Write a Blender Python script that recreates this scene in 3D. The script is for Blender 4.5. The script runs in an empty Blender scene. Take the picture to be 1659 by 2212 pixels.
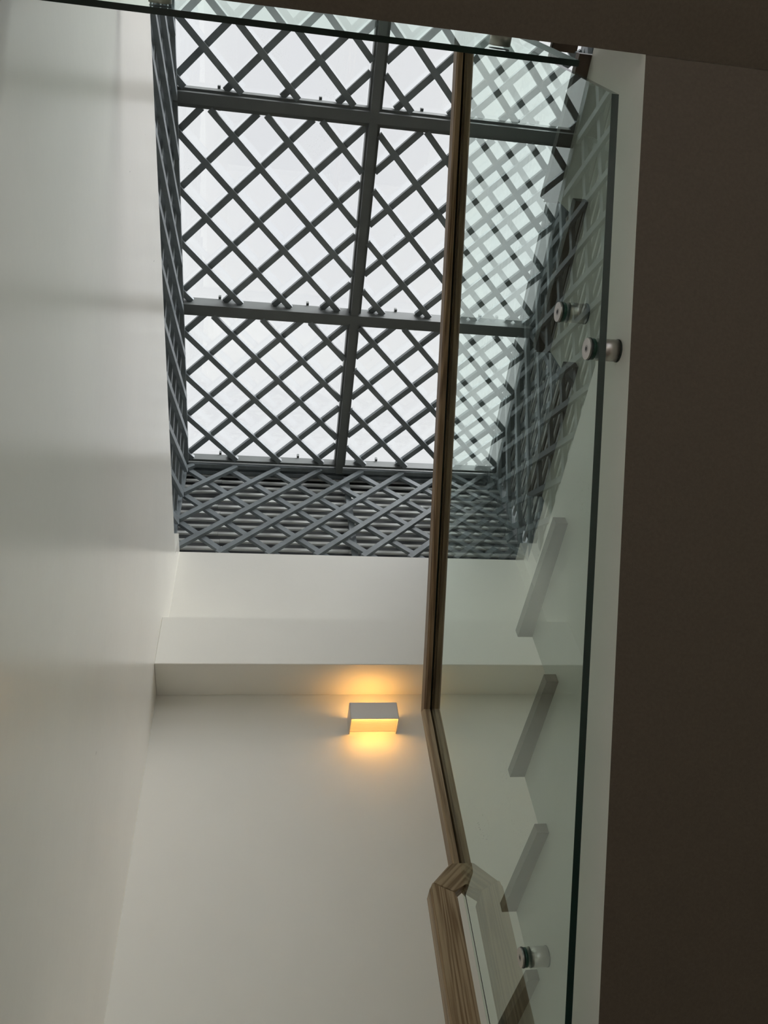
import bpy, bmesh, math, random
from mathutils import Vector, Matrix
random.seed(7)
C = bpy.context.scene
COL = C.collection

# ------------------------------------------------------------------ units
S = 0.585                 # metres per plan unit
H0 = 1.55                 # height of the camera above the floor
def W(x, y, z): return Vector((x*S, y*S, z*S + H0))

# ------------------------------------------------------------------ camera
cd = bpy.data.cameras.new('camera'); cam = bpy.data.objects.new('camera', cd); COL.objects.link(cam)
cd.sensor_fit = 'VERTICAL'; cd.sensor_height = 36.0; cd.sensor_width = 27.0
cd.lens = 1722.4/2212*36.0
cd.clip_start = 0.02; cd.clip_end = 100
R = ((0.98777322, -0.11624135, -0.10388458), (0.03264708, 0.80582428, -0.59125408), (0.15244089, 0.58063342, 0.79976659))
m = Matrix(((R[0][0], -R[1][0], -R[2][0]), (R[0][1], -R[1][1], -R[2][1]), (R[0][2], -R[1][2], -R[2][2])))
cam.matrix_world = Matrix.Translation(W(0, 0, 0)) @ m.to_4x4()
C.camera = cam

# ------------------------------------------------------------------ sky and exposure
C.view_settings.view_transform = 'Standard'; C.view_settings.look = 'None'
C.view_settings.gamma = 1.0; C.view_settings.use_curve_mapping = False
C.view_settings.exposure = 1.6
wd = bpy.data.worlds.new('overcast_sky'); C.world = wd; wd.use_nodes = True
nt = wd.node_tree; nt.nodes.clear()
SKY, GLOW, GDIR = 0.325, 5.1, Vector((0.65, -0.52, 0.56)).normalized()
o = nt.nodes.new('ShaderNodeOutputWorld'); bg = nt.nodes.new('ShaderNodeBackground')
tc = nt.nodes.new('ShaderNodeTexCoord'); nz = nt.nodes.new('ShaderNodeTexNoise'); rp = nt.nodes.new('ShaderNodeValToRGB')
nz.inputs['Scale'].default_value = 2.2; nz.inputs['Detail'].default_value = 4
rp.color_ramp.elements[0].position = 0.3; rp.color_ramp.elements[0].color = (0.93, 0.935, 0.99, 1)
rp.color_ramp.elements[1].position = 0.7; rp.color_ramp.elements[1].color = (1.0, 1.0, 1.0, 1)
# the sun behind thin cloud: a broad bright patch of the overcast sky, high to the right behind the viewer
dt = nt.nodes.new('ShaderNodeVectorMath'); dt.operation = 'DOT_PRODUCT'; dt.inputs[1].default_value = GDIR
nm = nt.nodes.new('ShaderNodeVectorMath'); nm.operation = 'NORMALIZE'
mr = nt.nodes.new('ShaderNodeMapRange'); mr.interpolation_type = 'SMOOTHSTEP'
mr.inputs['From Min'].default_value = 0.78; mr.inputs['From Max'].default_value = 0.985
mr.inputs['To Min'].default_value = SKY; mr.inputs['To Max'].default_value = GLOW
nt.links.new(tc.outputs['Generated'], nm.inputs[0]); nt.links.new(nm.outputs['Vector'], dt.inputs[0]); nt.links.new(dt.outputs['Value'], mr.inputs['Value'])
nt.links.new(tc.outputs['Generated'], nz.inputs['Vector']); nt.links.new(nz.outputs['Fac'], rp.inputs['Fac'])
nt.links.new(rp.outputs['Color'], bg.inputs['Color']); nt.links.new(mr.outputs['Result'], bg.inputs['Strength'])
nt.links.new(bg.outputs[0], o.inputs['Surface'])
wd.cycles.sampling_method = 'MANUAL'; wd.cycles.sample_map_resolution = 1024

# ------------------------------------------------------------------ materials
def mat(name, base, rough=0.5, metal=0.0, spec=0.5, vary=0.0, vscale=6.0, bump=0.0, bscale=200.0, specks=0.0, coat=0.0, emit=None, estr=0.0):
    M = bpy.data.materials.new(name); M.use_nodes = True
    t = M.node_tree; b = t.nodes['Principled BSDF']
    b.inputs['Base Color'].default_value = (*base, 1); b.inputs['Roughness'].default_value = rough
    b.inputs['Metallic'].default_value = metal; b.inputs['Specular IOR Level'].default_value = spec
    b.inputs['Coat Weight'].default_value = coat
    tcn = t.nodes.new('ShaderNodeTexCoord')
    col = None
    if vary > 0:
        n = t.nodes.new('ShaderNodeTexNoise'); n.inputs['Scale'].default_value = vscale; n.inputs['Detail'].default_value = 5
        r = t.nodes.new('ShaderNodeValToRGB')
        r.color_ramp.elements[0].position = 0.3; r.color_ramp.elements[1].position = 0.7
        r.color_ramp.elements[0].color = (*[c*(1-vary) for c in base], 1)
        r.color_ramp.elements[1].color = (*[min(1, c*(1+vary)) for c in base], 1)
        t.links.new(tcn.outputs['Object'], n.inputs['Vector']); t.links.new(n.outputs['Fac'], r.inputs['Fac'])
        col = r.outputs['Color']
    if specks > 0:      # small scuffs and chips in the paint
        mp = t.nodes.new('ShaderNodeMapping'); mp.inputs['Scale'].default_value = (9, 9, 2.2)
        n = t.nodes.new('ShaderNodeTexVoronoi'); n.inputs['Scale'].default_value = 1.0
        l = t.nodes.new('ShaderNodeMath'); l.operation = 'LESS_THAN'; l.inputs[1].default_value = specks
        mx = t.nodes.new('ShaderNodeMix'); mx.data_type = 'RGBA'
        t.links.new(tcn.outputs['Object'], mp.inputs['Vector']); t.links.new(mp.outputs[0], n.inputs['Vector'])
        t.links.new(n.outputs['Distance'], l.inputs[0]); t.links.new(l.outputs[0], mx.inputs[0])
        if col is not None: t.links.new(col, mx.inputs[6])
        else: mx.inputs[6].default_value = (*base, 1)
        mx.inputs[7].default_value = (base[0]*0.35, base[1]*0.35, base[2]*0.35, 1)
        col = mx.outputs[2]
    if col is not None: t.links.new(col, b.inputs['Base Color'])
    if bump > 0:
        n = t.nodes.new('ShaderNodeTexNoise'); n.inputs['Scale'].default_value = bscale; n.inputs['Detail'].default_value = 3
        bp = t.nodes.new('ShaderNodeBump'); bp.inputs['Strength'].default_value = bump; bp.inputs['Distance'].default_value = 0.004
        t.links.new(tcn.outputs['Object'], n.inputs['Vector']); t.links.new(n.outputs['Fac'], bp.inputs['Height'])
        t.links.new(bp.outputs[0], b.inputs['Normal'])
    if emit:
        b.inputs['Emission Color'].default_value = (*emit, 1); b.inputs['Emission Strength'].default_value = estr
    return M

def wood(name, rot, c0, c1, seed=0.0, knot=None):
    M = bpy.data.materials.new(name); M.use_nodes = True
    t = M.node_tree; b = t.nodes['Principled BSDF']; b.inputs['Roughness'].default_value = 0.45
    tcn = t.nodes.new('ShaderNodeTexCoord'); m1 = t.nodes.new('ShaderNodeMapping'); m2 = t.nodes.new('ShaderNodeMapping')
    m1.inputs['Rotation'].default_value = rot; m2.inputs['Scale'].default_value = (1, 1, 0.045); m2.inputs['Location'].default_value = (seed, seed*0.7, 0)
    n = t.nodes.new('ShaderNodeTexNoise'); n.inputs['Scale'].default_value = 11; n.inputs['Detail'].default_value = 3; n.inputs['Distortion'].default_value = 0.3
    mu = t.nodes.new('ShaderNodeMath'); mu.operation = 'MULTIPLY'; mu.inputs[1].default_value = 95
    sn = t.nodes.new('ShaderNodeMath'); sn.operation = 'SINE'
    f = t.nodes.new('ShaderNodeTexNoise'); f.inputs['Scale'].default_value = 230; f.inputs['Detail'].default_value = 2
    ad = t.nodes.new('ShaderNodeMath'); ad.operation = 'MULTIPLY_ADD'; ad.inputs[1].default_value = 0.22; 
    a2 = t.nodes.new('ShaderNodeMath'); a2.operation = 'ADD'; a2.inputs[1].default_value = 0.0
    r = t.nodes.new('ShaderNodeValToRGB')
    r.color_ramp.elements[0].position = 0.22; r.color_ramp.elements[0].color = (*c0, 1)
    r.color_ramp.elements[1].position = 0.72; r.color_ramp.elements[1].color = (*c1, 1)
    L = t.links.new
    L(tcn.outputs['Object'], m1.inputs['Vector']); L(m1.outputs[0], m2.inputs['Vector'])
    L(m2.outputs[0], n.inputs['Vector']); L(m2.outputs[0], f.inputs['Vector'])
    L(n.outputs['Fac'], mu.inputs[0]); L(mu.outputs[0], sn.inputs[0])
    L(sn.outputs[0], ad.inputs[0]); L(f.outputs['Fac'], ad.inputs[2]); L(ad.outputs[0], r.inputs['Fac'])
    L(r.outputs['Color'], b.inputs['Base Color'])
    bp = t.nodes.new('ShaderNodeBump'); bp.inputs['Strength'].default_value = 0.25; bp.inputs['Distance'].default_value = 0.002
    L(ad.outputs[0], bp.inputs['Height']); L(bp.outputs[0], b.inputs['Normal'])
    return M

def glass(name, tint, dust=0.0, mirror=True):
    # balustrade: an added mid-plane carries the reflection of the whole sheet, 2F/(1+F), the faces only the green tint
    M = bpy.data.materials.new(name); M.use_nodes = True
    t = M.node_tree; t.nodes.clear(); L = t.links.new
    out = t.nodes.new('ShaderNodeOutputMaterial'); mx = t.nodes.new('ShaderNodeMixShader')
    tr = t.nodes.new('ShaderNodeBsdfTransparent'); gl = t.nodes.new('ShaderNodeBsdfGlossy')
    tr.inputs['Color'].default_value = (*tint, 1); gl.inputs['Roughness'].default_value = 0.0
    gl.inputs['Color'].default_value = (1, 1, 1, 1)
    ge = t.nodes.new('ShaderNodeNewGeometry'); dp = t.nodes.new('ShaderNodeVectorMath'); dp.operation = 'DOT_PRODUCT'
    ab = t.nodes.new('ShaderNodeMath'); ab.operation = 'ABSOLUTE'
    om = t.nodes.new('ShaderNodeMath'); om.operation = 'SUBTRACT'; om.inputs[0].default_value = 1.0
    pw = t.nodes.new('ShaderNodeMath'); pw.operation = 'POWER'; pw.inputs[1].default_value = 5.0
    ma = t.nodes.new('ShaderNodeMath'); ma.operation = 'MULTIPLY_ADD'; ma.inputs[1].default_value = 0.955; ma.inputs[2].default_value = 0.045
    L(ge.outputs['Normal'], dp.inputs[0]); L(ge.outputs['Incoming'], dp.inputs[1]); L(dp.outputs['Value'], ab.inputs[0])
    L(ab.outputs[0], om.inputs[1]); L(om.outputs[0], pw.inputs[0]); L(pw.outputs[0], ma.inputs[0]); 
    tw = t.nodes.new('ShaderNodeMath'); tw.operation = 'MULTIPLY'; tw.inputs[1].default_value = 2.0 if mirror else 0.0
    pl = t.nodes.new('ShaderNodeMath'); pl.operation = 'ADD'; pl.inputs[1].default_value = 1.0
    dv = t.nodes.new('ShaderNodeMath'); dv.operation = 'DIVIDE'
    L(ma.outputs[0], tw.inputs[0]); L(ma.outputs[0], pl.inputs[0]); L(tw.outputs[0], dv.inputs[0]); L(pl.outputs[0], dv.inputs[1]); L(dv.outputs[0], mx.inputs['Fac'])
    L(tr.outputs[0], mx.inputs[1]); L(gl.outputs[0], mx.inputs[2])
    last = mx.outputs[0]
    if dust > 0:     # fine dust and dried drops on the pane
        tcn = t.nodes.new('ShaderNodeTexCoord'); n = t.nodes.new('ShaderNodeTexNoise'); n.inputs['Scale'].default_value = 5; n.inputs['Detail'].default_value = 6
        v = t.nodes.new('ShaderNodeTexVoronoi'); v.inputs['Scale'].default_value = 130
        lt = t.nodes.new('ShaderNodeMath'); lt.operation = 'LESS_THAN'; lt.inputs[1].default_value = 0.16
        r = t.nodes.new('ShaderNodeValToRGB'); r.color_ramp.elements[0].position = 0.52; r.color_ramp.elements[1].position = 0.72
        mm = t.nodes.new('ShaderNodeMath'); mm.operation = 'MULTIPLY'
        sc = t.nodes.new('ShaderNodeMath'); sc.operation = 'MULTIPLY_ADD'; sc.inputs[1].default_value = 0.35; sc.inputs[2].default_value = dust
        df = t.nodes.new('ShaderNodeBsdfDiffuse'); df.inputs['Color'].default_value = (0.8, 0.82, 0.8, 1)
        m2 = t.nodes.new('ShaderNodeMixShader')
        L(tcn.outputs['Object'], n.inputs['Vector']); L(tcn.outputs['Object'], v.inputs['Vector'])
        L(n.outputs['Fac'], r.inputs['Fac']); L(v.outputs['Distance'], lt.inputs[0])
        L(r.outputs['Color'], mm.inputs[0]); L(lt.outputs[0], mm.inputs[1]); L(mm.outputs[0], sc.inputs[0]); L(sc.outputs[0], m2.inputs['Fac'])
        L(last, m2.inputs[1]); L(df.outputs[0], m2.inputs[2]); last = m2.outputs[0]
    L(last, out.inputs['Surface'])
    return M

WALL = mat('wall_paint', (0.855, 0.83, 0.755), 0.42, vary=0.015, vscale=3, bump=0.05, bscale=60)
WALLG = mat('satin_wall_paint', (0.86, 0.835, 0.76), 0.235, vary=0.02, vscale=2.5, bump=0.06, bscale=25, specks=0.018)
CREAM = mat('stringer_paint', (0.80, 0.775, 0.73), 0.5, vary=0.02, vscale=9, bump=0.05, bscale=50, specks=0.012)
BROWN = mat('soffit_brown', (0.094, 0.072, 0.050), 0.7, vary=0.10, vscale=180, bump=0.25, bscale=400)  # even dark brown for the undersides of slab, flight and half landing
FLOOR = mat('floor_tile', (0.30, 0.26, 0.22), 0.5, vary=0.08, vscale=4)
STEEL = mat('grey_steel_paint', (0.19, 0.215, 0.225), 0.38, vary=0.16, vscale=14)
DSTEEL = mat('beam_steel_paint', (0.12, 0.13, 0.125), 0.42, vary=0.08, vscale=10)
LOUV = mat('louvre_aluminium', (0.86, 0.87, 0.84), 0.45, vary=0.06, vscale=5)
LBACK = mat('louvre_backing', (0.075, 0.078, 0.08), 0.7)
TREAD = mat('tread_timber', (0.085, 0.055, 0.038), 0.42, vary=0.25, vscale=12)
GL = glass('balustrade_reflection_plane', (1.0, 1.0, 1.0), 0.012)
GIN = glass('balustrade_glass_inner', (0.915, 0.965, 0.94), 0.0, False)
GSKY = glass('skylight_glass', (0.975, 0.985, 0.98), 0.004)
GEDGE = mat('glass_edge', (0.004, 0.022, 0.017), 0.12, spec=0.6)
GSIDE = mat('glass_end', (0.05, 0.10, 0.08), 0.12, spec=0.6)
INOX = mat('brushed_steel', (0.52, 0.49, 0.46), 0.33, metal=1.0, vary=0.08, vscale=60)
RUBBER = mat('rubber_washer', (0.012, 0.02, 0.016), 0.5)
SLEEVE = mat('green_sleeve', (0.012, 0.055, 0.038), 0.35)
HEX = mat('socket_dark', (0.01, 0.01, 0.01), 0.6)
W0, W1 = (0.12, 0.062, 0.026), (0.28, 0.175, 0.09)  # sloping and level rails: same timber, underside shade put into the colour
WA = wood('timber_sloping', (math.radians(-58.6), 0, 0), W0, W1, 1.0)
WB = wood('timber_upright', (0, 0, 0), (0.22, 0.135, 0.065), (0.42, 0.30, 0.175), 2.2)
WC = wood('timber_post', (0, 0, 0), (0.21, 0.12, 0.05), (0.44, 0.315, 0.185), 5.3)
WN = wood('timber_elbow', (0, math.radians(-48.7), 0), (0.21, 0.13, 0.06), (0.42, 0.30, 0.175), 3.1)
WX = wood('timber_level', (0, math.radians(-90), 0), W0, W1, 4.0)
LAMPW = mat('lamp_enamel', (0.68, 0.64, 0.59), 0.4)
RIB = mat('lamp_diffuser', (0.72, 0.66, 0.55), 0.4, emit=(1.0, 0.47, 0.11), estr=0.17)

# ------------------------------------------------------------------ helpers (plan units in, metres out)
def link(name, bm, mats, parent=None, label=None):
    me = bpy.data.meshes.new(name); bmesh.ops.recalc_face_normals(bm, faces=bm.faces); bm.to_mesh(me); bm.free()
    ob = bpy.data.objects.new(name, me); COL.objects.link(ob)
    for mm in (mats if isinstance(mats, (list, tuple)) else [mats]): me.materials.append(mm)
    if parent is not None:
        ob.parent = parent; ob.matrix_parent_inverse = Matrix.Translation(parent.location).inverted()
    if label: ob['label'] = label
    return ob
def tag(o, label, cat, group=None):
    o['label'] = label; o['category'] = cat
    if group: o['group'] = group
    return o
def struct(o, label=None, cat=None):
    o['kind'] = 'structure'
    if label: o['label'] = label
    if cat: o['category'] = cat
    return o
def thing(name, loc, label, cat, group=None):
    e = bpy.data.objects.new(name, None); COL.objects.link(e); e.location = W(*loc); e.empty_display_size = 0.1
    return tag(e, label, cat, group)
def add_box(bm, x0, x1, y0, y1, z0, z1, mi=0):
    v = [bm.verts.new(W(x, y, z)) for z in (z0, z1) for y in (y0, y1) for x in (x0, x1)]
    fs = [(0,1,3,2),(4,6,7,5),(0,4,5,1),(2,3,7,6),(0,2,6,4),(1,5,7,3)]
    out = []
    for f in fs:
        g = bm.faces.new([v[i] for i in f]); g.material_index = mi; out.append(g)
    return out      # bottom, top, front(-y), back(+y), left(-x), right(+x)
def box(name, x0, x1, y0, y1, z0, z1, m, parent=None, bev=0.0, label=None):
    bm = bmesh.new(); add_box(bm, x0, x1, y0, y1, z0, z1)
    if bev: bmesh.ops.bevel(bm, geom=bm.edges[:], offset=bev*S, segments=2, affect='EDGES', profile=0.6)
    return link(name, bm, m, parent, label)
def add_prism(bm, pts, axis, a0, a1):
    # pts: outline in the plane across `axis` ('x': (y,z) pairs, 'y': (x,z) pairs, 'z': (x,y))
    def P(p, a):
        return W(a, p[0], p[1]) if axis == 'x' else W(p[0], a, p[1]) if axis == 'y' else W(p[0], p[1], a)
    A = [bm.verts.new(P(p, a0)) for p in pts]; B = [bm.verts.new(P(p, a1)) for p in pts]
    fa = bm.faces.new(A); fb = bm.faces.new(B[::-1]); sides = []
    for i in range(len(pts)):
        j = (i+1) % len(pts); sides.append(bm.faces.new((A[i], B[i], B[j], A[j])))
    return fa, fb, sides
def add_cyl(bm, p, axis, r, a0, a1, n=40, mi=0):
    pts = []
    for i in range(n):
        t = 2*math.pi*i/n; pts.append((p[0]+r*math.cos(t), p[1]+r*math.sin(t)))
    fa, fb, s = add_prism(bm, pts, axis, a0, a1)
    for f in [fa, fb]+s: f.material_index = mi
    for f in s: f.smooth = True
    return fa, fb
def bar(name, P0, P1, nrm, w, t, m, parent):
    # rectangular bar between two plan points; nrm = direction of its thickness t
    a, b, n = Vector(P0), Vector(P1), Vector(nrm).normalized()
    d = (b-a).normalized(); s = d.cross(n).normalized()
    bm = bmesh.new(); vs = []
    for p in (a, b):
        for i, j in ((-1, -1), (1, -1), (1, 1), (-1, 1)):
            q = p + s*(w/2*i) + n*(t/2*j); vs.append(bm.verts.new(W(*q)))
    for f in ((0,1,2,3), (7,6,5,4), (0,4,5,1), (1,5,6,2), (2,6,7,3), (3,7,4,0)): bm.faces.new([vs[i] for i in f])
    return link(name, bm, m, parent)

# ------------------------------------------------------------------ key planes (plan units, camera at the origin)
XL, XR, YB = -0.7327, 2.499, 4.805       # left wall, right wall, back wall
ZT, ZP = 5.575, 5.885                    # top of side walls, top of back wall
XLL, XLR, YL, ZS = -0.8175, 2.556, 4.845, 7.42   # lattice planes and skylight plane
YF = -2.55                               # front end of the shaft
ZF = -H0/S
YSL, ZSL, ZLF = 0.175, 2.411, 2.84       # landing slab edge, soffit, top

# ------------------------------------------------------------------ the room
struct(box('floor', XL-0.5, XR+0.5, -3.6, YB+0.5, ZF-0.2, ZF, FLOOR))
bm = bmesh.new(); add_box(bm, XL-0.5, XL, -3.6, YB+0.05, ZF, ZT); add_box(bm, XL-0.5, XL, 4.59, YB+0.05, ZT, ZP)
struct(link('wall_left', bm, WALLG))
bm = bmesh.new(); add_box(bm, XL-0.5, XR+0.6, YB, YB+0.5, ZF, ZP)
struct(link('wall_back', bm, WALL))
bm = bmesh.new(); add_box(bm, XR, XR+0.5, -3.6, YB+0.05, ZF, 5.60); add_box(bm, XR, XR+0.071, 4.59, YB+0.05, 5.60, ZP)
struct(link('wall_right', bm, WALL))
wx0, wx1, wz0, wz1, YW = -0.55, 2.30, -1.5, 2.0, -3.3
bm = bmesh.new(); add_box(bm, XL-0.5, wx0, YW-0.3, YW, ZF, ZSL); add_box(bm, wx1, XR+0.5, YW-0.3, YW, ZF, ZSL)
add_box(bm, wx0, wx1, YW-0.3, YW, ZF, wz0); add_box(bm, wx0, wx1, YW-0.3, YW, wz1, ZSL)
add_box(bm, XL-0.5, XR+0.5, YF-0.3, YF, ZLF, ZT+0.02)
struct(link('wall_front', bm, WALL))
# unseen window added in the front wall behind the viewer, for fill light
w2 = bpy.data.objects.new('fill_window', None); COL.objects.link(w2); w2.location = W((wx0+wx1)/2, YW, wz0); w2['kind'] = 'structure'
for a in ((wx0, wx0+0.09, wz0, wz1), (wx1-0.09, wx1, wz0, wz1), (wx0, wx1, wz0, wz0+0.09), (wx0, wx1, wz1-0.09, wz1), ((wx0+wx1)/2-0.05, (wx0+wx1)/2+0.05, wz0, wz1)):
    box('frame', a[0], a[1], YW-0.22, YW-0.12, a[2], a[3], CREAM, w2)
pl = bpy.data.lights.new('fill_window_portal', 'AREA'); pl.shape = 'RECTANGLE'; pl.size = (wx1-wx0)*S; pl.size_y = (wz1-wz0)*S; pl.cycles.is_portal = True
po = bpy.data.objects.new('fill_window_portal', pl); COL.objects.link(po); po.location = W((wx0+wx1)/2, YW-0.32, (wz0+wz1)/2); po.rotation_euler = (math.radians(90), 0, 0)
pl = bpy.data.lights.new('skylight_portal', 'AREA'); pl.shape = 'RECTANGLE'; pl.size = (XLR-XLL+0.3)*S; pl.size_y = (YL-YF+0.3)*S; pl.cycles.is_portal = True
po = bpy.data.objects.new('skylight_portal', pl); COL.objects.link(po); po.location = W((XLL+XLR)/2, (YL+YF)/2, 7.9)
# projecting beam across the back wall
bm = bmesh.new(); add_box(bm, XL, XR, 4.462, YB, 4.17, 4.662)
bmesh.ops.bevel(bm, geom=bm.edges[:], offset=0.004*S, segments=1, affect='EDGES')
struct(link('trim_1', bm, WALL))
# landing slab overhead
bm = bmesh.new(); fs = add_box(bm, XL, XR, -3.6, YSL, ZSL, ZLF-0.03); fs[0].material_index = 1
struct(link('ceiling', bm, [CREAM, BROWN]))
bm = bmesh.new(); add_box(bm, XL, XR, -3.6, YSL-0.002, ZLF-0.03, ZLF); add_box(bm, 0.855, 0.94, YSL-0.002, 0.226, ZLF-0.03, ZLF)
bmesh.ops.bevel(bm, geom=bm.edges[:], offset=0.006*S, segments=2, affect='EDGES')
struct(link('trim_2', bm, TREAD))

# ------------------------------------------------------------------ staircase
st = thing('staircase', (1.7, 3.36, 1.16), 'white sided staircase with dark treads and brown underside behind the tall glass', 'staircase')
YN = [0.69, 1.132, 1.570, 2.020, 2.465, 2.912, 3.357]
ZU = [2.838, 2.552, 2.276, 2.014, 1.733, 1.461, 1.187]
TT = 0.034
prof = [(YSL+0.0003, ZSL+0.001)]
low = [(0.5745, 2.1512), (1.2123, 1.7206), (1.7867, 1.3305), (2.4289, 0.8929), (3.36, 0.262)]
prof += low
prof += [(3.36, ZU[6])]
for k in range(6, 0, -1):
    prof += [(YN[k]-0.012, ZU[k])] if k < 6 else []
    prof += [(YN[k-1]-0.012, ZU[k]), (YN[k-1]-0.012, ZU[k-1])]
prof += [(YSL+0.0003, ZU[0])]
cl = []
for p in prof:
    if not cl or (abs(cl[-1][0]-p[0]) + abs(cl[-1][1]-p[1])) > 1e-4: cl.append(p)
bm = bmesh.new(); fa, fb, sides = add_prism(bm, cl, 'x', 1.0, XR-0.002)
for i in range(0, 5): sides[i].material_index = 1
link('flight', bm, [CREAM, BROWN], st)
for k in range(7):
    y0 = (YN[k-1]-0.085) if k else 0.226
    bm = bmesh.new(); add_prism(bm, [(0.943, YN[k]), (0.958, y0), (XR-0.004, y0), (XR-0.004, YN[k])], 'z', ZU[k], ZU[k]+TT)
    ed = [e for e in bm.edges if abs(e.verts[0].co.y/S-YN[k]) < 1e-3 and abs(e.verts[1].co.y/S-YN[k]) < 1e-3]
    bmesh.ops.bevel(bm, geom=ed, offset=0.013*S, segments=4, affect='EDGES')
    link('tread', bm, TREAD, st)
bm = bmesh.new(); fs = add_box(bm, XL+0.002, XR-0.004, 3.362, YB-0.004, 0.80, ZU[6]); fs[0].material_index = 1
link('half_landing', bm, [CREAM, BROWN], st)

# ------------------------------------------------------------------ standoffs
def standoff(parent, axis, p, a_wall, a_in, a_out, a_cap, r=0.0315):
    # cylinder from the wall side to the pane, then the cap on the outer face
    bm = bmesh.new(); add_cyl(bm, p, axis, r, a_wall, a_in)
    so = link('standoff', bm, INOX, parent)
    bm = bmesh.new(); add_cyl(bm, p, axis, r*1.04, a_wall + (a_in-a_wall)*0.01, a_wall + (a_in-a_wall)*0.06)
    link('base_ring', bm, RUBBER, so)
    sg = 1 if a_cap > a_out else -1
    bm = bmesh.new(); add_cyl(bm, p, axis, r*0.97, (a_in+a_out)/2, a_out); link('sleeve', bm, SLEEVE, so)
    bm = bmesh.new(); add_cyl(bm, p, axis, r*1.02, a_out, a_out + sg*0.004); link('washer', bm, RUBBER, so)
    bm = bmesh.new(); add_cyl(bm, p, axis, r*0.97, a_out + sg*0.004, a_cap)
    bmesh.ops.bevel(bm, geom=[e for f in bm.faces if len(f.verts) > 8 for e in f.edges], offset=0.002*S, segments=2, affect='EDGES')
    add_cyl(bm, p, axis, r*0.20, a_cap, a_cap + sg*0.0008, n=6, mi=1)
    for f in bm.faces: f.smooth = len(f.verts) < 6
    link('cap', bm, [INOX, HEX], so)
    bm = bmesh.new(); add_cyl(bm, p, axis, r*0.34, a_cap - sg*0.0002, a_cap + sg*0.0004, n=24)
    link('screw_head', bm, mat('screw_steel_%d' % len(bpy.data.materials), (0.32, 0.30, 0.28), 0.4, metal=1.0), so)
    return so

# ------------------------------------------------------------------ rail sweep with a slot for the glass
def rail(name, inner, outer, m, parent, xa=0.882, xb=0.968, ga=0.9135, gb=0.925, gd=0.55, ch=0.10):
    w = xb-xa; c = ch*0.085; ct = ch
    sec = [(xa+c, 0), (ga, 0), (ga, gd), (gb, gd), (gb, 0), (xb-c, 0), (xb, ct), (xb, 1-ct), (xb-c, 1), (xa+c, 1), (xa, 1-ct), (xa, ct)]
    bm = bmesh.new(); rings = []
    for a, b in zip(inner, outer):
        rings.append([bm.verts.new(W(x, a[0]+(b[0]-a[0])*t, a[1]+(b[1]-a[1])*t)) for x, t in sec])
    for r0, r1 in zip(rings, rings[1:]):
        for i in range(len(sec)):
            j = (i+1) % len(sec); bm.faces.new((r0[i], r0[j], r1[j], r1[i]))
    bm.faces.new(rings[0]); bm.faces.new(rings[-1][::-1])
    return link(name, bm, m, parent)

# stair balustrade
gb_ = thing('glass_balustrade', (0.925, 1.8, 1.35), 'tall clear glass stair balustrade with slotted wooden handrail running down the picture', 'balustrade')
pane = [(0.273, 2.368), (3.29, 0.368), (3.29, 2.74), (3.235, 2.758), (0.273, 4.566)]
bm = bmesh.new(); fa, fb, sides = add_prism(bm, pane, 'x', 0.915, 0.936); fa.material_index = 3; fb.material_index = 3
for f in sides: f.material_index = 1
sides[-1].material_index = 2; sides[1].material_index = 3
f = bm.faces.new([bm.verts.new(W(0.9255, p[0], p[1])) for p in [(0.2735, 2.3685), (3.2895, 0.3685), (3.2895, 2.7395), (3.2345, 2.7575), (0.2735, 4.5655)]])     # mid-plane added to carry the sheet's reflection
link('glass_pane', bm, [GL, GEDGE, GSIDE, GIN], gb_)
box('pane_arris', 0.9243, 0.9267, 3.2885, 3.2915, 0.37, 1.75, GEDGE, gb_)
def az(y): return 4.453 + 0.611*(0.408-y)
hr = rail('handrail', [(0.235, az(0.235)), (3.245, 2.72)], [(0.235, az(0.235)+0.0996), (3.33, 2.7677)], WA, gb_)
rail('rail_upright', [(3.245, 2.72), (3.245, 1.857)], [(3.33, 2.7677), (3.33, 1.857)], WB, hr)
bm = bmesh.new()
add_prism(bm, [(0.870, 1.857), (0.968, 1.857), (0.967, 1.815), (0.934, 1.752), (0.922, 1.769), (0.866, 1.727), (0.779, 1.772)], 'y', 3.243, 3.33)
bmesh.ops.bevel(bm, geom=[e for e in bm.edges if abs(e.verts[0].co.y-e.verts[1].co.y) < 1e-4 and e.verts[0].co.y < 3.25*S and abs(e.verts[0].co.z-W(0,0,1.857).z) > 1e-3], offset=0.006*S, segments=1, affect='EDGES')
link('rail_elbow', bm, WN, hr)
bm = bmesh.new()
add_prism(bm, [(0.779, 1.772), (0.866, 1.727), (0.879, 1.708), (0.881, 0.82), (0.762, 0.82), (0.764, 1.750)], 'y', 3.242, 3.33)
bmesh.ops.bevel(bm, geom=[e for e in bm.edges if abs(e.verts[0].co.y-e.verts[1].co.y) < 1e-4 and e.verts[0].co.y < 3.25*S and abs(e.verts[0].co.z-e.verts[1].co.z) > 0.2], offset=0.009*S, segments=2, affect='EDGES')
link('rail_post', bm, WC, hr)
for y, z in ((0.882, 2.043), (0.890, 2.333), (2.698, 1.205), (2.698, 0.915)):
    standoff(gb_, 'x', (y, z), 1.0, 0.936, 0.915, 0.905)

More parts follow.
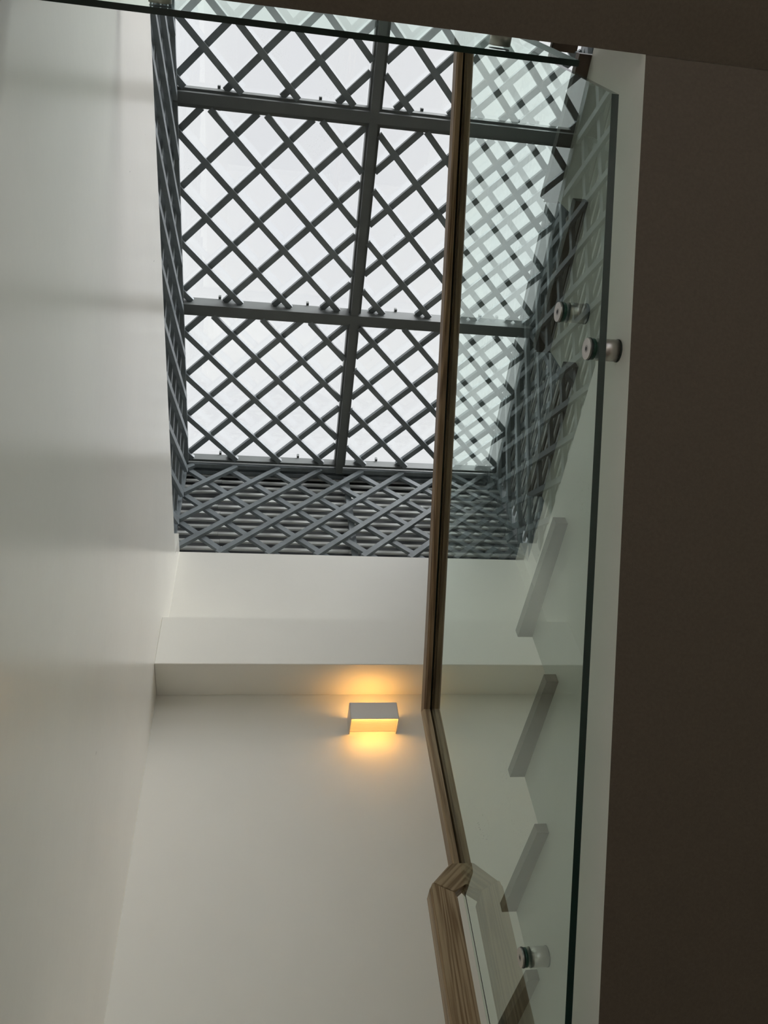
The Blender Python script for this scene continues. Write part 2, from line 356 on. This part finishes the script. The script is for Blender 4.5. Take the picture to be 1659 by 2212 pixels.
# landing balustrade
lb = thing('glass_balustrade', (0.1, 0.223, 2.6), 'clear glass landing balustrade seen end on below the dark landing at the top', 'balustrade')
bm = bmesh.new(); fs = add_box(bm, -0.70, 0.845, 0.215, 0.231, 2.49, 4.56)
for i in (0, 1, 4): fs[i].material_index = 1
fs[3].material_index = 3; fs[2].material_index = 3
bm.faces.new([bm.verts.new(W(*p)) for p in ((-0.699, 0.223, 2.491), (0.844, 0.223, 2.491), (0.844, 0.223, 4.559), (-0.699, 0.223, 4.559))])  # added reflecting plane inside the landing sheet
fs[5].material_index = 2
link('glass_pane', bm, [GL, GEDGE, GSIDE, GIN], lb)
bm = bmesh.new()
add_box(bm, -0.72, 0.880, 0.182, 0.266, 4.565, 4.65)
bmesh.ops.bevel(bm, geom=bm.edges[:], offset=0.006*S, segments=1, affect='EDGES')
link('handrail', bm, WX, lb)
for x in (0.644, -0.318): standoff(lb, 'y', (x, 2.635), YSL, 0.215, 0.231, 0.240)

# ------------------------------------------------------------------ wall lamp
lx0, lx1, ly0, lz0, lz1 = 0.697, 1.058, 4.628, 3.792, 3.942
lamp = thing('wall_lamp', ((lx0+lx1)/2, YB, lz0), 'white box wall lamp open above and below glowing warm yellow on the back wall', 'lamp')
def rring(x0, x1, y0, y1, r, n=6):
    # open rounded outline with the back corners square against the wall
    pts = [(x0, y1), (x0, y0+r)]
    for i in range(1, n+1):
        t = math.pi + math.pi/2*i/n; pts.append((x0+r+r*math.cos(t), y0+r+r*math.sin(t)))
    for i in range(0, n+1):
        t = 1.5*math.pi + math.pi/2*i/n; pts.append((x1-r+r*math.cos(t), y0+r+r*math.sin(t)))
    pts.append((x1, y1)); return pts
o_, i_ = rring(lx0, lx1, ly0, YB-0.001, 0.010), rring(lx0+0.007, lx1-0.007, ly0+0.007, YB-0.001, 0.006)
bm = bmesh.new(); V = [[bm.verts.new(W(x, y, z)) for x, y in L_] for L_ in (o_, i_) for z in (lz0, lz1)]
for i in range(len(o_)-1):
    a, b, c, d = V
    for q in ((a[i], a[i+1], b[i+1], b[i]), (c[i], d[i], d[i+1], c[i+1]), (a[i], c[i], c[i+1], a[i+1]), (b[i], b[i+1], d[i+1], d[i])): bm.faces.new(q)
link('lamp_body', bm, LAMPW, lamp)
bm = bmesh.new()
add_box(bm, lx0+0.008, lx1-0.008, ly0+0.008, YB-0.002, lz0+0.026, lz1-0.026)
for k in range(18):
    y = ly0+0.026+k*0.0083
    add_box(bm, lx0+0.010, lx1-0.010, y, y+0.0040, lz0+0.021, lz1-0.021)
link('ribbed_diffuser', bm, RIB, lamp)
LED = mat('led_strip', (0.9, 0.8, 0.6), 0.5, emit=(1.0, 0.52, 0.13), estr=16.0)
for za, zb in ((lz0+0.012, lz0+0.020), (lz1-0.020, lz1-0.012)):
    bm = bmesh.new(); add_box(bm, lx0+0.03, lx1-0.03, ly0+0.008, ly0+0.017, za, zb); link('led_strip', bm, LED, lamp)

# ------------------------------------------------------------------ skylight: beams and panes
K = ZS/7.67               # the skylight was laid out on a plane 7.67 up
rows = [(a*K, b*K) for a, b in ((-2.60, -0.70), (-0.575, 1.215), (1.365, 3.100), (3.240, 4.93))]
cols = [(-0.838*K, 0.811*K), (0.934*K, 2.63*K)]
ZBM = 7.60*K
sky = bpy.data.objects.new('window_1', None); COL.objects.link(sky); sky.location = W(0.9, 1.2, ZS); sky['kind'] = 'structure'
for yc in (-0.64, 1.280*K, 3.144*K):
    box('cross_beam', XLL, XLR, yc-0.043, yc+0.043, ZBM, ZBM+0.18, DSTEEL, sky)
box('long_beam', 0.8285*K, 0.9035*K, YF, YL, ZBM+0.005, ZBM+0.18, DSTEEL, sky)
for nm, a in (('edge_beam', (XLL-0.32, XLL, YF-0.3, YL+0.36)), ('edge_beam', (XLR, XLR+0.32, YF-0.3, YL+0.36)), ('edge_beam', (XLL, XLR, YL, YL+0.36)), ('edge_beam', (XLL, XLR, YF-0.3, YF))):
    box(nm, a[0], a[1], a[2], a[3], ZBM+0.12, ZBM+0.22, DSTEEL, sky)
ci = 0
for ry in rows:
    for cx in cols:
        box('pane', cx[0]-0.05, cx[1]+0.05, ry[0]-0.06, ry[1]+0.06, ZBM+0.232, ZBM+0.25, GSKY, sky)
        # little clips that hold the pane
        for fx in (0.22, 0.75):
            for yy in (ry[0]+0.004, ry[1]-0.004):
                bm = bmesh.new(); xx = cx[0]+(cx[1]-cx[0])*fx
                add_box(bm, xx-0.012, xx+0.012, yy-0.018, yy+0.018, ZBM+0.19, ZBM+0.232); link('clip', bm, DSTEEL, sky)

# ------------------------------------------------------------------ steel grilles
def clip_line(kind, c, u0, u1, v0, v1):
    # u - v = c ('p') or u + v = c ('m') inside the rectangle
    pts = []
    for u in (u0, u1):
        v = (u-c) if kind == 'p' else (c-u)
        if v0-1e-9 <= v <= v1+1e-9: pts.append((u, v))
    for v in (v0, v1):
        u = (c+v) if kind == 'p' else (c-v)
        if u0 < u < u1: pts.append((u, v))
    if len(pts) < 2: return None
    pts.sort(); a, b = pts[0], pts[-1]
    return (a, b) if math.hypot(a[0]-b[0], a[1]-b[1]) > 0.07 else None
def grille(parent, to3, nrm, u0, u1, v0, v1, cp, cm, dp=0.482, dm=0.482, w=0.055, t=0.045, near='p'):
    # near family sits t/2 towards nrm, the other one t/2 behind it
    for kind, c0, step in (('p', cp, dp), ('m', cm, dm)):
        lo, hi = ((u0-v1, u1-v0) if kind == 'p' else (u0+v0, u1+v1))
        k = math.ceil((lo-c0)/step)
        while c0+k*step < hi:
            r = clip_line(kind, c0+k*step, u0, u1, v0, v1); k += 1
            if not r: continue
            off = Vector(nrm)*(t/2 if kind == near else -t/2)
            a, b = Vector(to3(*r[0]))+off, Vector(to3(*r[1]))+off
            bar('bar', a, b, nrm, w, t*0.98, STEEL, parent)

names = {(0, 0): 'steel lattice panel over the landing, left of the centre beam, seen only in the glass',
         (0, 1): 'steel lattice panel over the landing, right of the centre beam, seen only in the glass',
         (1, 0): 'dark steel lattice panel of the skylight, topmost left one behind the landing glass',
         (1, 1): 'dark steel lattice panel of the skylight, topmost right one crossed by the handrail',
         (2, 0): 'dark steel lattice panel of the skylight, middle left one between both cross beams',
         (2, 1): 'dark steel lattice panel of the skylight, middle right one between both cross beams',
         (3, 0): 'dark steel lattice panel of the skylight, lower left one next to the louvred wall',
         (3, 1): 'dark steel lattice panel of the skylight, lower right one next to the louvred wall'}
phase = {0: ((-0.59, -0.98), (1.368, -0.98)), 1: ((-0.590, 0.902), (1.368, 0.902)), 2: ((-0.583, 1.811), (1.340, 1.829)), 3: ((-0.575, 3.681), (1.352, 3.675))}
for ri, ry in enumerate(rows):
    for cx_i, cx in enumerate(cols):
        g = thing('skylight_grille', ((cx[0]+cx[1])/2, (ry[0]+ry[1])/2, ZS), names[(ri, cx_i)], 'grille', 'lattice panels under the skylight')
        fw = 0.026
        for nm, a in (('frame_bar', (cx[0]-fw, cx[0], ry[0]-fw, ry[1]+fw)), ('frame_bar', (cx[1], cx[1]+fw, ry[0]-fw, ry[1]+fw)),
                      ('frame_bar', (cx[0], cx[1], ry[0]-fw, ry[0])), ('frame_bar', (cx[0], cx[1], ry[1], ry[1]+fw))):
            box(nm, *a, ZBM+0.075, ZBM+0.185, DSTEEL, g)
        A = [q*K for q in phase[ri][cx_i]]
        grille(g, lambda u, v: (u, v, ZS+0.05), (0, 0, -1), cx[0], cx[1], ry[0], ry[1], A[0]-A[1], A[0]+A[1], 0.482*K, 0.482*K, w=0.0535, near='p')

# lattice walls of the shaft
K2 = 4.82/4.95; ZT3 = ZBM+0.038
g = thing('lattice_screen', (0.9, YL, ZP), 'grey steel lattice in front of the louvres on the far side of the shaft', 'grille')
grille(g, lambda u, v: (u, YL, v), (0, -1, 0), XLL+0.02, XLR-0.03, ZP+0.02, ZT3, -6.935*K2, 6.74*K2, 0.470*K2, 0.482*K2, w=0.055, t=0.038, near='p')
box('top_rail', XLL, XLR, YL-0.038, YL+0.01, ZT3, ZT3+0.03, STEEL, g)
box('corner_post', XLL-0.03, XLL+0.02, YL-0.01, YL+0.05, ZT, ZT3+0.04, STEEL, g)
g = thing('lattice_screen', (XLL, 1.2, ZT), 'steel lattice seen edge on along the top of the left wall', 'grille')
grille(g, lambda u, v: (XLL, u, v), (1, 0, 0), YF, YL-0.05, ZT-0.02, ZT3-0.03, -1.58*K2, 11.62*K2, 0.470*K2, 0.475*K2, w=0.055, t=0.038, near='p')
box('top_rail', XLL-0.05, XLL+0.03, YF, YL-0.03, ZT3, ZT3+0.05, STEEL, g)
g = thing('lattice_screen', (XLR, 1.2, 5.6), 'steel lattice on the right side of the shaft seen through the tall glass', 'grille')
grille(g, lambda u, v: (XLR, u, v), (-1, 0, 0), YF, YL-0.05, 5.58, ZT3-0.03, -1.65*K2, 11.88*K2, 0.470*K2, 0.475*K2, w=0.055, t=0.038, near='m')
box('top_rail', XLR-0.03, XLR+0.05, YF, YL-0.03, ZT3, ZT3+0.05, STEEL, g)
box('corner_post', XLR-0.03, XLR+0.03, YL-0.03, YL+0.05, 5.6, ZT3+0.04, STEEL, g)

# ------------------------------------------------------------------ louvres behind the lattice
def louvres(parent, frame, u0, u1, z0, z1, joints, depth=0.05, pitch=0.1155, lip=0.041, ext=0.0):
    # frame(u, d, z): d = distance away from the shaft
    bm = bmesh.new()
    def bx(a, b, d0, d1, za, zb, lean=0.0, tilt=0.0):
        vs = []
        for z_, l in ((za, 0), (zb, lean)):
            for d in (d0, d1):
                for u, tl in ((a, 0), (b, tilt)): vs.append(bm.verts.new(W(*frame(u, d+l, z_+tl))))
        for f in ((0,1,3,2),(4,6,7,5),(0,4,5,1),(2,3,7,6),(0,2,6,4),(1,5,7,3)): bm.faces.new([vs[i] for i in f])
    z = z1-pitch*0.9; k = 0
    while z > z0-0.1:
        us = [u0] + [j + random.uniform(-0.03, 0.03) for j in joints] + [u1]
        for n, (a, b) in enumerate(zip(us, us[1:])):
            dz = random.uniform(-0.005, 0.005); tl = 0.0
            if k == 3 and n == 0 and joints: tl = 0.035
            bx(a+0.001, b-0.001, 0.0, 0.006, z+dz, z+lip+dz, 0.004, tl)      # bright front lip
            bx(a+0.001, b-0.001, 0.006, 0.022, z+dz, z+0.006+dz, 0.0, tl)    # blade running back
        z -= pitch; k += 1
    link('slats', bm, LOUV, parent)
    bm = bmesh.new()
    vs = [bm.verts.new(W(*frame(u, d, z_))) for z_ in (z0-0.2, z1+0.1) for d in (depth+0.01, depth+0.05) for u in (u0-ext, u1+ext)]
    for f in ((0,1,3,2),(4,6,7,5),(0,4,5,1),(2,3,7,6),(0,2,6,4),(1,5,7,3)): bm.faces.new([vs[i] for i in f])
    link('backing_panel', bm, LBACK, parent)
YV = YL+0.10
g = thing('louvre_screen', (0.9, YV, ZP), 'light grey horizontal louvres behind the lattice on the far side of the shaft', 'louvre')
louvres(g, lambda u, d, z: (u, YV+d, z), XLL-0.05, XLR+0.05, ZP, ZT3+0.1, [-0.42, 0.9], ext=0.25)
box('centre_post', 0.895, 0.955, YL+0.05, YL+0.09, ZP-0.05, ZT3+0.04, STEEL, g, label='steel post with peeling grey paint')
box('upper_rail', XLL, XLR, YL+0.05, YL+0.09, ZT3, ZT3+0.06, STEEL, g)
g = thing('louvre_screen', (XLR+0.17, 1.2, 5.6), 'light grey louvres on the right side of the shaft behind the tall glass', 'louvre')
louvres(g, lambda u, d, z: (XLR+0.17+d, u, z), YF, YL+0.09, 5.6, ZT3+0.1, [0.2, 2.6])
for yy in (1.24, 3.04): box('post', XLR+0.06, XLR+0.13, yy-0.03, yy+0.03, 5.55, ZT3+0.04, STEEL, g)
g = thing('louvre_screen', (XLL-0.17, 1.2, ZT), 'louvres behind the edge-on lattice along the top of the left wall', 'louvre')
louvres(g, lambda u, d, z: (XLL-0.17-d, u, z), YF, YL+0.09, ZT, ZT3+0.1, [0.2, 2.6])
for yy in (1.24, 3.04): box('post', XLL-0.13, XLL-0.06, yy-0.03, yy+0.03, 5.5, ZT3+0.04, STEEL, g)
